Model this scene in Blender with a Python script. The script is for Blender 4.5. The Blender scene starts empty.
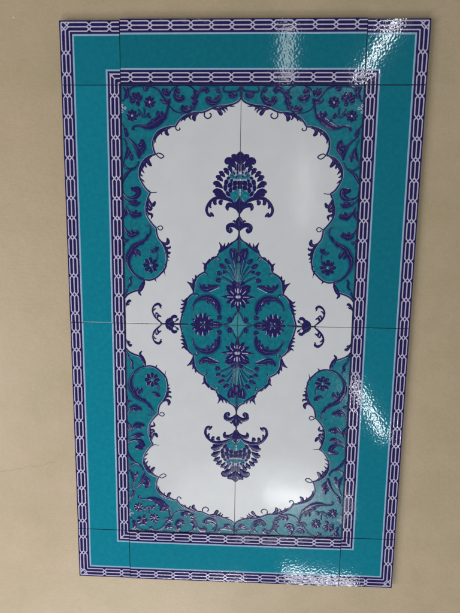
import bpy, bmesh, math, random
from mathutils import Vector, Matrix
random.seed(7)
scene = bpy.context.scene
col = scene.collection
CM = 0.01
HZ = 1.4                    # height of the panel centre above the floor (m)

# ------------------------------------------------------------ materials
def new_mat(name):
    m = bpy.data.materials.new(name); m.use_nodes = True
    nt = m.node_tree; nt.nodes.clear()
    out = nt.nodes.new('ShaderNodeOutputMaterial'); b = nt.nodes.new('ShaderNodeBsdfPrincipled')
    nt.links.new(b.outputs[0], out.inputs[0])
    return m, nt, b

def noise(nt, scale, detail=3, rough=.5, vec=None, dist=0):
    n = nt.nodes.new('ShaderNodeTexNoise'); n.inputs['Scale'].default_value = scale
    n.inputs['Detail'].default_value = detail; n.inputs['Roughness'].default_value = rough
    n.inputs['Distortion'].default_value = dist
    if vec is None:
        g = nt.nodes.new('ShaderNodeNewGeometry'); vec = g.outputs['Position']
    nt.links.new(vec, n.inputs['Vector'])
    return n.outputs['Fac']

def ramp(nt, fac, stops):
    r = nt.nodes.new('ShaderNodeValToRGB'); nt.links.new(fac, r.inputs[0])
    el = r.color_ramp.elements
    while len(el) < len(stops): el.new(.5)
    for e, (p, c) in zip(el, stops): e.position = p; e.color = (*c, 1)
    return r.outputs[0]

def bump(nt, b, fac, strength, dist, prev=None):
    n = nt.nodes.new('ShaderNodeBump'); n.inputs['Strength'].default_value = strength
    n.inputs['Distance'].default_value = dist
    nt.links.new(fac, n.inputs['Height'])
    if prev is not None: nt.links.new(prev, n.inputs['Normal'])
    nt.links.new(n.outputs[0], b.inputs['Normal'])
    return n.outputs[0]

def glaze(name, stops, cscale, rough, b1=(900, .3, .0001), b2=(60, .2, .0004), core=None, spec=.5, vary=0):
    m, nt, b = new_mat(name)
    c = ramp(nt, noise(nt, cscale, 5, .65), stops)
    if core is not None:
        at = nt.nodes.new('ShaderNodeAttribute'); at.attribute_name = 'core'
        mu = nt.nodes.new('ShaderNodeMath'); mu.operation = 'MULTIPLY'
        nt.links.new(at.outputs['Fac'], mu.inputs[0])
        nt.links.new(ramp(nt, noise(nt, 420, 3, .6), [(.38, (.25,)*3), (.6, (1,)*3)]), mu.inputs[1])
        mx = nt.nodes.new('ShaderNodeMix'); mx.data_type = 'RGBA'
        nt.links.new(mu.outputs[0], mx.inputs[0]); nt.links.new(c, mx.inputs[6]); mx.inputs[7].default_value = (*core, 1)
        c = mx.outputs[2]
    if vary:                                     # per-tile value: firing differences, plus brighter light low and left painted in
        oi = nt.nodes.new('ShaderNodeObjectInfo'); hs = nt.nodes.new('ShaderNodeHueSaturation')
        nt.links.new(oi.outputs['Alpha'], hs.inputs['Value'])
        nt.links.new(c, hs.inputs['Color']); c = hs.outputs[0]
    nt.links.new(c, b.inputs['Base Color'])
    b.inputs['Roughness'].default_value = rough
    b.inputs['Specular IOR Level'].default_value = spec
    n1 = bump(nt, b, noise(nt, b2[0], 2), b2[1], b2[2])
    bump(nt, b, noise(nt, b1[0], 0 if b1[0] < 300 else 2, .6), b1[1], b1[2], n1)
    return m

M = {}
M['white'] = glaze('white_glaze', [(.35, (.625, .655, .695)), (.65, (.655, .685, .72))], 25, .13, (700, .10, .0001), (45, .25, .0004))
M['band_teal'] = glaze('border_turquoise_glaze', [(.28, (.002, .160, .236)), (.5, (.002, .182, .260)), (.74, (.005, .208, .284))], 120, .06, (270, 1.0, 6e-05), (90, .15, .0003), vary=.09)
M['teal'] = glaze('centre_turquoise_glaze', [(.3, (.006, .125, .205)), (.55, (.006, .190, .25)), (.75, (.008, .235, .270))], 160, .14, (500, .5, .0001), (120, .4, .0003))
M['teal_light'] = glaze('light_turquoise_glaze', [(.3, (.03, .22, .28)), (.7, (.06, .32, .37))], 300, .16, (600, .4, .0001))
M['navy'] = glaze('cobalt_glaze', [(.35, (.008, .010, .080)), (.65, (.013, .014, .105))], 200, .12, (500, .3, .0001), (150, .3, .0003), core=(.024, .013, .125))
M['bleed'] = glaze('cobalt_bleed', [(.3, (.007, .060, .150)), (.7, (.007, .110, .195))], 260, .14, (500, .5, .0001), (120, .4, .0003))
M['bleed_pale'] = glaze('cobalt_bleed_on_white', [(.3, (.26, .27, .46)), (.7, (.40, .41, .58))], 260, .14)
M['violet'] = glaze('violet_vein', [(.3, (.05, .03, .16)), (.7, (.12, .09, .28))], 300, .12)
M['band_navy'] = glaze('border_cobalt_glaze', [(.35, (.012, .010, .075)), (.65, (.022, .015, .105))], 200, .06, (270, 1.0, 6e-05), (90, .15, .0003))
M['strand'] = glaze('lilac_white_glaze', [(.35, (.47, .45, .64)), (.65, (.56, .53, .70))], 200, .06, (270, 1.0, 6e-05), (90, .15, .0003))
M['pale'] = glaze('pale_blue_glaze', [(.35, (.28, .43, .62)), (.65, (.33, .48, .66))], 200, .06, (270, 1.0, 6e-05), (90, .15, .0003))
M['bead'] = glaze('white_bead_glaze', [(.35, (.42, .42, .60)), (.65, (.52, .52, .68))], 300, .15)

m, nt, b = new_mat('adhesive'); b.inputs['Base Color'].default_value = (.10, .10, .10, 1); b.inputs['Roughness'].default_value = .9
nt.links.new(ramp(nt, noise(nt, 200), [(.3, (.07, .07, .075)), (.7, (.13, .125, .12))]), b.inputs['Base Color']); M['joint'] = m
m, nt, b = new_mat('tile_edge'); b.inputs['Roughness'].default_value = .45
nt.links.new(ramp(nt, noise(nt, 150), [(.3, (.012, .012, .045)), (.7, (.035, .03, .07))]), b.inputs['Base Color']); M['edge'] = m

# painted plaster wall with trowel waves, grime, one hairline crack and a few specks
m, nt, b = new_mat('painted_plaster')
g = nt.nodes.new('ShaderNodeNewGeometry'); P = g.outputs['Position']
c = ramp(nt, noise(nt, 9, 6, .6), [(.3, (.445, .372, .234)), (.7, (.530, .418, .290))])
c2 = ramp(nt, noise(nt, 260, 4, .7), [(.3, (.90,)*3), (.7, (1.0,)*3)])
mx = nt.nodes.new('ShaderNodeMix'); mx.data_type = 'RGBA'; mx.blend_type = 'MULTIPLY'; mx.inputs[0].default_value = 1
nt.links.new(c, mx.inputs[6]); nt.links.new(c2, mx.inputs[7])
nt.links.new(mx.outputs[2], b.inputs['Base Color']); b.inputs['Roughness'].default_value = .48
n1 = bump(nt, b, noise(nt, 22, 4, .5), .30, .0025)
mp = nt.nodes.new('ShaderNodeMapping'); nt.links.new(P, mp.inputs[0]); mp.inputs['Scale'].default_value = (1, 1, 3.5)
n2 = bump(nt, b, noise(nt, 90, 4, .6, mp.outputs[0]), .35, .0006, n1)
bump(nt, b, noise(nt, 800, 3, .6), .35, .00018, n2)
M['wall'] = m
m, nt, b = new_mat('crack'); b.inputs['Base Color'].default_value = (.17, .14, .10, 1); b.inputs['Roughness'].default_value = .9; M['crack'] = m
m, nt, b = new_mat('filler'); b.inputs['Base Color'].default_value = (.62, .58, .50, 1); b.inputs['Roughness'].default_value = .6; M['filler'] = m

# ------------------------------------------------------------ object helpers
def W(x, y, h): return Vector((x*CM, -h*CM, HZ + y*CM))       # panel cm (right, up, out of wall) -> world

class Mesh:
    """collects faces in panel centimetres; one material slot per name"""
    def __init__(s): s.bm = bmesh.new(); s.core = s.bm.verts.layers.float.new('core'); s.slots = []
    def slot(s, n):
        if n not in s.slots: s.slots.append(n)
        return s.slots.index(n)
    def build(s, name, parent, sx=1, sy=1, clip=None, origin=(0, 0), tilt=None, shift=(0, 0), smooth=True):
        bm = s.bm
        if clip:
            for co, no in clip:
                geo = bm.verts[:] + bm.edges[:] + bm.faces[:]
                bmesh.ops.bisect_plane(bm, geom=geo, dist=1e-7, plane_co=co, plane_no=no, clear_outer=True)
        for v in bm.verts:
            x, y, h = v.co
            x, y = x*sx + shift[0] - origin[0], y*sy + shift[1] - origin[1]
            v.co = (x*CM, -h*CM, y*CM)
        if sx*sy < 0: bmesh.ops.reverse_faces(bm, faces=bm.faces[:])
        me = bpy.data.meshes.new(name); bm.to_mesh(me); bm.free()
        for n in s.slots: me.materials.append(M[n])
        for p in me.polygons: p.use_smooth = smooth
        o = bpy.data.objects.new(name, me); col.objects.link(o)
        if parent: o.parent = parent
        return o

def catmull(pts, step=.05):
    if len(pts) == 2:
        a, b_ = Vector(pts[0]), Vector(pts[1]); n = max(2, int((b_-a).length/step)+1)
        return [a.lerp(b_, i/n) for i in range(n+1)]
    P_ = [Vector(p) for p in pts]; P_ = [P_[0]*2-P_[1]] + P_ + [P_[-1]*2-P_[-2]]
    out = []
    for i in range(1, len(P_)-2):
        p0, p1, p2, p3 = P_[i-1:i+3]
        n = max(2, int((p2-p1).length/step))
        for k in range(n):
            t = k/n
            out.append(.5*((2*p1)+(p2-p0)*t+(2*p0-5*p1+4*p2-p3)*t*t+(3*p1-p0-3*p2+p3)*t**3))
    out.append(P_[-2]); return out

jit = [0]
def stroke(ms, pts, ws, mat, h=.03, base=0., core=0., smooth=True, step=.05, cap=True):
    """a brushed line with a domed, tapering section: the raised glaze line of the tile"""
    pl = catmull(pts, step) if smooth else [Vector(p) for p in pts]
    q = [pl[0]]
    for p in pl[1:]:
        if (p-q[-1]).length > 1e-4: q.append(p)
    pl = q
    if len(pl) < 2: return
    L = [0]
    for a, b_ in zip(pl, pl[1:]): L.append(L[-1]+(b_-a).length)
    T = L[-1]
    if cap and smooth:                                 # extra samples at the ends round the caps
        pass
    sl = ms.slot(mat); jit[0] = (jit[0]*7+13) % 101; dz = jit[0]*.00011
    rows = []
    for i, p in enumerate(pl):
        t = L[i]/T
        if len(ws) == 1: w = ws[0]
        else:
            k = t*(len(ws)-1); j = min(int(k), len(ws)-2); f = k-j; f = f*f*(3-2*f)
            w = ws[j]*(1-f)+ws[j+1]*f
        if cap:
            e = min(L[i], T-L[i]); r = min(w*.5, T*.35)
            if r > 1e-5 and e < r: w *= math.sqrt(max(.02, 1-(1-e/r)**2))
        a = pl[max(0, i-1)]; b_ = pl[min(len(pl)-1, i+1)]; d = (b_-a).normalized(); n = Vector((-d.y, d.x))
        if not smooth and 0 < i < len(pl)-1:
            d1 = (pl[i]-pl[i-1]).normalized(); d2 = (pl[i+1]-pl[i]).normalized()
            d = (d1+d2).normalized(); n = Vector((-d.y, d.x)); w = w/max(.5, n.dot(Vector((-d1.y, d1.x))))
        hh = .78*h*min(1, w/.18+.25)
        row = []
        for s_, z in ((-.5, 0), (-.34, .72), (0, 1), (.34, .72), (.5, 0)):
            v = ms.bm.verts.new((p.x+n.x*w*s_, p.y+n.y*w*s_, base+dz+hh*z - (.006 if z == 0 else 0)))
            v[ms.core] = core*max(0, min(1, (w-.22)/.25))*(1 if z == 1 else (.35 if z else 0))
            row.append(v)
        rows.append(row)
    for r0, r1 in zip(rows, rows[1:]):
        for k in range(4):
            f_ = ms.bm.faces.new((r0[k], r0[k+1], r1[k+1], r1[k])); f_.material_index = sl
    return

def fix_normals(ms):
    for f_ in ms.bm.faces:
        f_.normal_update()
        if f_.normal.z < 0: f_.normal_flip()

def fill(ms, pts, mat, h, lip=.0):
    vs = [ms.bm.verts.new((p[0], p[1], h)) for p in pts]
    es = [ms.bm.edges.new((vs[i], vs[(i+1) % len(vs)])) for i in range(len(vs))]
    r = bmesh.ops.triangle_fill(ms.bm, use_beauty=True, use_dissolve=False, edges=es)
    sl = ms.slot(mat)
    for g_ in r['geom']:
        if isinstance(g_, bmesh.types.BMFace): g_.material_index = sl

def rect(ms, x0, y0, x1, y1, h, mat):
    f_ = ms.bm.faces.new([ms.bm.verts.new((x, y, h)) for x, y in ((x0, y0), (x1, y0), (x1, y1), (x0, y1))])
    f_.material_index = ms.slot(mat)

def tile_body(x0, y0, x1, y1, face, h0=-.05, h1=.8, bev=.06):
    ms = Mesh(); bm = ms.bm; e = ms.slot('edge'); t = ms.slot(face)
    def ring(d, h): return [bm.verts.new((x, y, h)) for x, y in ((x0+d, y0+d), (x1-d, y0+d), (x1-d, y1-d), (x0+d, y1-d))]
    rs = [ring(0, h0), ring(0, h1-bev), ring(bev*.3, h1-bev*.3), ring(bev, h1)]
    for i, (a, b_) in enumerate(zip(rs, rs[1:])):
        for k in range(4):
            f_ = bm.faces.new((a[k], a[(k+1) % 4], b_[(k+1) % 4], b_[k])); f_.material_index = t if (i == 2 or (i and face == 'white')) else e
    f_ = bm.faces.new(rs[-1]); f_.material_index = t
    f_ = bm.faces.new(rs[0][::-1]); f_.material_index = e
    return ms

# ornament of one centre tile, traced once in centimetres: (kind, brush widths, points)
MOTIF = {
 'corner_edge': [
  ('b',[0.22],[(-0.032,38.094),(-0.375,37.541),(-1.036,37.144),(-1.868,36.905),(-2.87,36.745),(-3.874,36.663),(-4.877,36.344),(-5.714,35.944),(-6.553,35.703),(-7.058,35.749),(-8.068,35.619),(-8.911,35.377),(-9.587,34.975),(-10.179,34.492),(-10.604,33.928),(-10.843,33.509)]),
  ('b',[0.22],[(-10.843,33.509),(-11.623,33.474),(-12.474,33.277),(-13.326,32.951),(-14.012,32.463),(-14.532,31.649),(-14.745,30.834),(-14.636,29.854),(-14.302,28.954)]),
  ('b',[0.22],[(-14.302,28.954),(-14.732,28.87),(-15.249,28.702),(-15.942,28.287),(-16.553,27.624),(-16.909,26.877),(-17.035,26.545),(-17.099,25.714),(-16.938,24.882),(-16.516,24.05),(-15.92,23.217),(-15.231,22.719)]),
  ('b',[0.22],[(-15.231,22.719),(-15.498,22.212),(-15.767,21.536),(-15.951,20.689),(-16.043,20.349),(-16.019,19.501),(-15.888,18.821),(-15.511,18.142),(-14.941,17.379),(-14.247,16.667)]),
  ('b',[0.237],[(-14.247,16.667),(-14.27,16.1),(-13.998,15.069),(-13.476,14.384),(-12.955,13.525),(-12.644,12.486),(-12.528,11.442),(-12.622,10.565),(-12.893,9.684),(-13.52,8.97),(-14.417,8.162),(-15.49,7.756),(-16.471,7.83)]),
  ('b',[0.237],[(-16.471,7.83),(-16.601,7.42),(-16.714,6.974),(-17.029,6.257),(-17.481,5.982),(-18.382,5.699),(-19.196,5.328),(-19.744,4.871),(-19.986,4.454)]),
 ],
 'medallion_edge': [
  ('b',[0.22],[(-0.004,15.837),(-0.16,15.236),(-0.501,14.802),(-1.052,14.4),(-1.743,13.978),(-2.78,13.223),(-3.386,12.644),(-3.731,12.084)]),
  ('b',[0.22],[(-3.731,12.084),(-4.341,11.641),(-5.039,11.196),(-5.214,11.107),(-5.649,10.315),(-5.82,9.349)]),
  ('b',[0.22],[(-5.82,9.349),(-6.436,8.988),(-6.964,8.629),(-7.404,8.005),(-7.668,7.294),(-7.755,6.407),(-7.842,5.517)]),
  ('b',[0.22],[(-7.842,5.517),(-8.553,4.97),(-9.088,4.067),(-9.446,2.985),(-9.806,1.717),(-10.132,0.445),(-10.241,0.066)]),
 ],
 'corner': [
  ('p',[0.068,0.254,0.305,0.102],[(-4.876,36.248),(-3.87,36.25),(-2.867,36.506),(-1.833,36.794)]),
  ('p',[0.068,0.237,0.271,0.085],[(-7.31,35.541),(-8.236,35.411),(-8.945,35.089),(-9.587,34.671),(-10.061,34.252)]),
  ('p',[0.068,0.237,0.271,0.203,0.068],[(-11.539,33.281),(-12.475,33.019),(-13.244,32.66),(-13.948,32.041),(-14.364,31.292),(-14.542,30.639)]),
  ('p',[0.068,0.288,0.305,0.22,0.085],[(-14.819,28.705),(-15.599,28.207),(-16.123,27.544),(-16.564,26.879),(-16.901,26.214),(-16.948,25.349)]),
  ('p',[0.068,0.254,0.271,0.102],[(-15.433,21.792),(-15.632,21.115),(-15.761,20.606),(-15.825,19.672),(-15.626,18.738)]),
  ('p',[0.068,0.237,0.322,0.186,0.068],[(-13.738,14.64),(-13.092,13.956),(-12.605,13.182),(-12.4,12.141),(-12.442,11.058)]),
  ('p',[0.136,0.305,0.441,0.407],[(-4.541,36.376),(-3.869,36.186),(-3.445,35.71),(-3.172,35.232)]),
  ('p',[0.102,0.237,0.203,0.068],[(-3.621,36.505),(-3.031,36.22),(-2.659,35.871),(-2.656,35.584)]),
  ('p',[0.102,0.203,0.068],[(-2.952,36.617),(-2.446,36.317),(-2.224,35.967)]),
  ('p',[0.169,0.169,0.051],[(-2.202,36.857),(-1.531,36.699),(-0.996,36.669)]),
  ('k',[0.153],[(-6.015,35.736),(-6.08,35.224),(-5.842,34.873),(-5.454,34.746),(-5.035,34.987),(-4.953,35.355),(-5.241,35.61)]),
  ('p',[0.102,0.237,0.237,0.102],[(-8.574,35.458),(-8.995,35.217),(-9.283,34.896),(-9.384,34.334)]),
  ('p',[0.136,0.237,0.136],[(-7.984,35.619),(-8.405,35.299),(-8.54,34.898),(-8.235,34.546)]),
  ('p',[0.136,0.339,0.475,0.237],[(-6.89,35.734),(-7.478,35.381),(-7.814,34.9),(-7.627,34.291)]),
  ('k',[0.136],[(-10.843,33.509),(-10.81,33.041),(-10.472,32.848),(-10.132,33.043),(-10.267,33.285)]),
  ('p',[0.136,0.237,0.407,0.271],[(-11.708,33.441),(-12.305,33.036),(-12.445,32.469),(-12.005,32.017)]),
  ('p',[0.102,0.203,0.102],[(-12.849,33.147),(-13.245,32.547),(-13.198,32.012)]),
  ('p',[0.102,0.203,0.085],[(-13.463,32.918),(-13.876,32.463),(-13.812,31.896)]),
  ('p',[0.169,0.237,0.068],[(-14.184,32.3),(-14.43,31.568),(-14.198,30.804)]),
  ('k',[0.136],[(-14.302,28.905),(-13.785,29.17),(-13.187,28.96),(-12.898,28.633),(-13.329,28.352),(-13.791,28.546),(-14.182,28.906)]),
  ('p',[0.136,0.271,0.441,0.271],[(-14.818,28.836),(-15.459,28.372),(-15.519,27.713),(-14.975,27.022)]),
  ('p',[0.136,0.271,0.305,0.203],[(-15.596,28.454),(-15.981,27.875),(-16.127,27.296),(-15.84,26.801)]),
  ('p',[0.136,0.237,0.102],[(-16.378,27.839),(-16.542,27.211),(-16.394,26.632)]),
  ('p',[0.136,0.237,0.085],[(-16.857,26.878),(-16.572,26.299),(-16.215,25.853)]),
  ('p',[0.102,0.203,0.068],[(-17.043,25.964),(-16.755,25.517),(-16.394,25.386)]),
  ('p',[0.136,0.203,0.068],[(-16.935,25.049),(-16.593,24.718),(-16.199,24.387)]),
  ('k',[0.102,0.085],[(-15.283,22.719),(-14.797,22.672),(-14.102,22.762)]),
  ('p',[0.169,0.305,0.407,0.237],[(-15.573,21.706),(-15.252,20.865),(-14.784,20.615),(-14.395,21.244)]),
  ('p',[0.136,0.237,0.203],[(-15.826,20.944),(-15.433,20.321),(-14.912,20.106)]),
  ('p',[0.136,0.237,0.271,0.169],[(-16.007,20.434),(-15.664,19.98),(-15.264,19.814),(-14.911,20.191)]),
  ('p',[0.169,0.271,0.271,0.085],[(-15.984,19.501),(-15.499,19.166),(-15.011,18.966),(-15.159,18.232)]),
  ('k',[0.119],[(-14.247,16.667),(-13.893,16.997),(-13.454,17.104),(-13.159,16.799),(-13.425,16.419),(-13.845,16.482),(-13.948,16.739)]),
  ('p',[0.169,0.339,0.407,0.237],[(-13.476,14.471),(-12.863,14.046),(-12.281,14.313),(-12.381,15.089)]),
  ('p',[0.169,0.271,0.271,0.136],[(-13.217,13.782),(-12.603,13.391),(-11.969,13.399),(-11.897,13.746)]),
  ('p',[0.169,0.339,0.271],[(-12.782,13.041),(-12.291,12.526),(-11.815,12.584)]),
  ('p',[0.136,0.237,0.102],[(-12.682,12.138),(-12.295,11.881),(-11.996,11.711)]),
  ('p',[0.102,0.169,0.068],[(-12.58,11.528),(-12.334,11.235),(-12.087,11.203)]),
  ('k',[0.237,0.051],[(-13.123,9.768),(-12.777,8.488)]),
  ('k',[0.237,0.051],[(-14.686,7.981),(-14.317,7.438)]),
  ('k',[0.203,0.051],[(-12.887,10.562),(-12.412,10.13)]),
  ('p',[0.169,0.407,0.508,0.339,0.136],[(-16.454,7.777),(-16.714,6.974),(-17.155,6.166),(-17.451,5.536),(-17.065,4.97)]),
  ('p',[0.102,0.237,0.237,0.085],[(-18.605,8.399),(-18.973,7.827),(-18.933,7.028),(-19.521,6.216)]),
  ('k',[0.169,0.136],[(-19.521,6.216),(-19.637,5.768),(-19.923,4.958)]),
  ('p',[0.085,0.237,0.339,0.271],[(-19.909,2.835),(-19.68,3.488),(-19.219,4.036),(-18.862,3.863)]),
  ('p',[0.068,0.203,0.068],[(-19.777,3.162),(-19.412,3.349),(-19.102,3.57)]),
  ('p',[0.339,0.339],[(-16.032,17.076),(-15.928,16.974)]),
  ('p',[0.085,0.119,0.203,0.339,0.576,0.746,0.61,0.373,0.237,0.203,0.203],[(-15.732,17.25),(-15.317,16.689),(-15.308,15.915),(-15.936,14.959),(-17.003,14.254),(-18.253,13.457),(-18.62,12.756),(-19.242,11.7),(-19.196,10.296),(-18.417,8.95),(-17.359,8.117),(-16.471,7.83)]),
  ('p',[0.305,0.475,0.237],[(-18.083,13.024),(-17.471,12.51),(-17.216,11.815)]),
  ('p',[0.237,0.339,0.169],[(-18.72,12.056),(-18.271,12.412),(-17.927,11.717)]),
  ('p',[0.237,0.339,0.136],[(-17.537,13.987),(-16.74,14.136),(-16.327,14.661)]),
  ('p',[0.203,0.339,0.136],[(-16.735,14.517),(-16.025,14.872),(-15.75,15.738)]),
  ('f',[0.136,0.441,1.424,0.746],[(-15.319,10.317)]),
  ('w',[0.237],[(-15.425,10.35),(-15.212,10.283)]),
  ('p',[0.102,0.305,0.475,0.203],[(-15.519,12.936),(-14.903,12.735),(-14.28,13.126),(-13.871,13.548)]),
  ('p',[0.136,0.237,0.102],[(-14.723,12.981),(-14.455,13.332),(-14.628,13.642)]),
  ('k',[0.102],[(-14.233,12.552),(-14.171,11.594),(-14.48,10.802)]),
  ('p',[0.102,0.169,0.271,0.61,0.78,0.407],[(-20.034,23.603),(-19.711,22.311),(-18.639,21.814),(-17.553,22.11),(-17.313,23.004),(-18.092,23.233),(-18.701,23.228)]),
  ('p',[0.339,0.441,0.237],[(-18.098,22.863),(-17.919,23.167),(-18.261,23.534)]),
  ('p',[0.085,0.136,0.441,0.576,0.136],[(-19.944,22.005),(-19.381,21.3),(-18.566,20.969),(-17.696,20.774),(-16.906,21.052)]),
  ('p',[0.169,0.271,0.136],[(-18.3,21.175),(-18.036,21.346),(-17.426,21.25)]),
  ('p',[0.102,0.136,0.373,0.78,0.508,0.169],[(-19.57,20.57),(-19.166,19.725),(-18.476,19.067),(-17.673,18.905),(-17.075,19.013),(-17.138,19.489)]),
  ('p',[0.203,0.339,0.136],[(-18.073,19.054),(-17.804,19.483),(-17.974,19.787)]),
  ('p',[0.102,0.169,0.508,0.78,0.475,0.169],[(-19.921,16.981),(-19.443,16.126),(-18.836,15.564),(-18.129,15.676),(-17.579,15.855),(-17.818,16.368)]),
  ('p',[0.203,0.339,0.136],[(-18.569,15.705),(-18.562,16.136),(-18.822,16.357)]),
  ('p',[0.136,0.441,0.169],[(-19.827,19.973),(-19.773,19.122),(-19.966,18.266)]),
  ('p',[0.102,0.271,0.102],[(-19.454,20.232),(-19.384,19.297),(-19.572,18.612)]),
  ('p',[0.169,0.373,0.136],[(-19.956,15.17),(-19.756,14.549),(-18.976,14.663)]),
  ('p',[0.136,0.305,0.136],[(-20.04,14.477),(-19.911,13.871),(-20.029,13.26)]),
  ('k',[0.153],[(-19.84,27.273),(-19.451,26.778),(-18.731,26.434),(-17.863,26.622),(-17.334,27.288)]),
  ('p',[0.102,0.237,0.407,0.237,0.136],[(-17.864,26.573),(-18.648,26.202),(-19.265,25.666),(-19.732,24.828),(-20.028,23.939)]),
  ('k',[0.136],[(-20.028,23.939),(-20.119,22.846),(-19.951,21.667),(-20.041,19.801),(-20.018,18.266),(-19.996,16.722),(-19.991,15.17)]),
  ('p',[0.169,0.373,0.576,0.305,0.136],[(-19.144,30.29),(-18.919,29.422),(-19.173,28.714),(-19.601,27.985)]),
  ('p',[0.237,0.407,0.169],[(-19.066,28.879),(-18.416,28.652),(-18.43,27.827)]),
  ('p',[0.136,0.237,0.102],[(-18.848,29.505),(-18.594,29.26),(-18.515,28.882)]),
  ('k',[0.136],[(-19.668,31.628),(-19.252,30.895),(-19.144,30.241)]),
  ('k',[0.136],[(-19.563,28.184),(-19.747,27.604),(-19.499,26.993),(-18.901,26.616),(-18.034,26.704),(-17.423,27.122),(-17.118,27.868)]),
  ('p',[0.102,0.203,0.407,0.508,0.237],[(-18.981,31.631),(-18.137,30.9),(-17.464,30.004),(-17.101,29.021),(-17.046,28.116)]),
  ('p',[0.305,0.61,0.373],[(-17.373,30.364),(-16.512,30.581),(-16.62,31.445)]),
  ('p',[0.441,0.576,0.237],[(-17.131,29.349),(-16.368,29.813),(-16.115,30.828)]),
  ('p',[0.237,0.373,0.136],[(-17.0,28.857),(-16.529,29.353),(-16.059,29.814)]),
  ('p',[0.136,0.373,0.441,0.169],[(-19.429,33.335),(-19.237,32.606),(-19.11,32.086),(-19.425,31.759)]),
  ('k',[0.136],[(-20.171,33.818),(-19.536,33.091),(-19.112,31.956),(-18.897,31.549)]),
  ('p',[0.305,0.169,0.169,0.441,0.78,0.949,0.915,0.61,0.237,0.186,0.153],[(-18.071,32.74),(-17.925,33.324),(-17.153,33.553),(-15.706,33.38),(-14.509,33.836),(-13.398,34.596),(-12.768,34.967),(-12.288,35.769),(-12.115,36.569),(-12.008,37.445)]),
  ('p',[0.339,0.475,0.237],[(-13.616,34.885),(-13.781,35.446),(-13.894,35.974)]),
  ('p',[0.237,0.407,0.169],[(-14.166,34.159),(-14.674,34.319),(-14.874,34.688)]),
  ('p',[0.203,0.339,0.136],[(-12.8,35.208),(-13.136,35.527),(-13.065,35.976)]),
  ('f',[0.136,0.271,1.017,0.576],[(-15.184,37.313)]),
  ('f',[0.136,0.271,1.017,0.576],[(-18.149,35.194)]),
  ('w',[0.373],[(-15.284,37.376),(-15.083,37.249)]),
  ('w',[0.373],[(-18.25,35.258),(-18.048,35.13)]),
  ('p',[0.237,0.576,0.271],[(-17.517,37.516),(-18.195,37.515),(-18.531,37.674)]),
  ('p',[0.237,0.576,0.271],[(-17.514,37.676),(-18.185,38.073),(-18.552,38.39)]),
  ('p',[0.237,0.576,0.339],[(-17.428,37.755),(-17.755,38.471),(-17.866,38.899)]),
  ('p',[0.237,0.576,0.339],[(-17.377,37.756),(-17.079,38.471),(-16.904,38.868)]),
  ('p',[0.237,0.576,0.271],[(-17.345,37.628),(-16.748,37.995),(-16.455,38.393)]),
  ('p',[0.339,0.678,0.339],[(-17.52,37.277),(-17.217,37.198),(-16.843,37.278)]),
  ('p',[0.169,0.407,0.169],[(-17.391,36.878),(-17.102,36.927),(-16.816,36.768)]),
  ('k',[0.119],[(-16.141,36.561),(-16.049,35.841),(-16.158,35.28),(-16.707,34.957)]),
  ('k',[0.119],[(-17.196,36.319),(-16.781,35.679),(-16.279,35.119)]),
  ('k',[0.119],[(-17.04,35.438),(-16.366,34.958),(-15.515,35.121)]),
  ('p',[0.136,0.373,0.169],[(-15.771,34.959),(-15.427,35.329),(-15.508,35.682)]),
  ('p',[0.136,0.339,0.136],[(-15.685,35.12),(-15.211,34.961),(-15.009,34.752)]),
  ('p',[0.102,0.271,0.102],[(-16.703,35.198),(-17.006,35.422),(-17.121,35.678)]),
  ('k',[0.153],[(-18.501,39.374),(-17.649,39.786),(-16.299,39.881),(-14.953,39.787),(-14.115,39.471),(-13.447,38.871),(-12.948,38.079),(-13.03,38.317),(-12.531,37.444)]),
  ('p',[0.169,0.441,0.203],[(-16.336,39.66),(-15.884,39.375),(-15.467,39.059)]),
  ('p',[0.136,0.271,0.102],[(-15.881,39.628),(-15.461,39.534),(-15.262,39.312)]),
  ('p',[0.169,0.407,0.508,0.237],[(-19.592,39.738),(-19.096,39.184),(-18.922,38.549),(-19.411,37.785)]),
  ('p',[0.136,0.305,0.136],[(-19.17,39.738),(-18.636,39.342),(-18.716,38.708)]),
  ('k',[0.136],[(-19.41,37.833),(-19.759,37.354)]),
  ('w',[0.119],[(-19.816,37.034),(-19.633,36.859),(-19.823,36.666),(-19.99,36.826),(-19.816,37.034)]),
  ('w',[0.119],[(-19.315,36.587),(-19.098,36.396),(-19.306,36.187),(-19.506,36.379),(-19.315,36.587)]),
  ('w',[0.119],[(-19.819,36.025),(-19.619,35.833),(-19.827,35.64),(-19.993,35.832),(-19.819,36.025)]),
  ('w',[0.119],[(-19.943,36.634),(-19.642,36.378),(-19.954,36.121)]),
  ('k',[0.136],[(-20.037,35.35),(-20.061,34.222),(-19.715,33.577),(-19.296,33.124)]),
  ('p',[0.169,0.576,0.712,0.237],[(-12.971,39.535),(-12.706,38.966),(-12.186,38.777),(-11.629,39.062)]),
  ('p',[0.169,0.305,0.136],[(-12.606,38.871),(-12.301,39.188),(-12.433,39.503)]),
  ('k',[0.119],[(-11.629,39.062),(-11.174,39.504),(-10.67,39.788)]),
  ('k',[0.186],[(-12.027,37.047),(-11.441,36.203),(-10.43,35.694),(-9.417,35.664),(-8.406,35.986),(-7.65,36.784),(-7.3,37.769),(-7.47,38.717),(-7.991,39.474),(-8.744,39.883),(-9.748,40.04),(-10.502,39.82),(-10.957,39.189),(-11.043,38.556)]),
  ('p',[0.136,0.407,0.644,0.576,0.271],[(-11.025,38.952),(-10.894,38.208),(-10.34,37.796),(-9.717,37.956),(-9.817,38.462)]),
  ('p',[0.237,0.576,0.237],[(-10.754,39.583),(-10.488,39.031),(-10.086,38.684)]),
  ('p',[0.203,0.339,0.136],[(-10.508,37.844),(-10.591,38.24),(-10.221,38.43)]),
  ('p',[0.169,0.508,0.61,0.237],[(-7.873,39.348),(-7.47,38.639),(-7.737,38.085),(-8.374,38.084)]),
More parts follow.
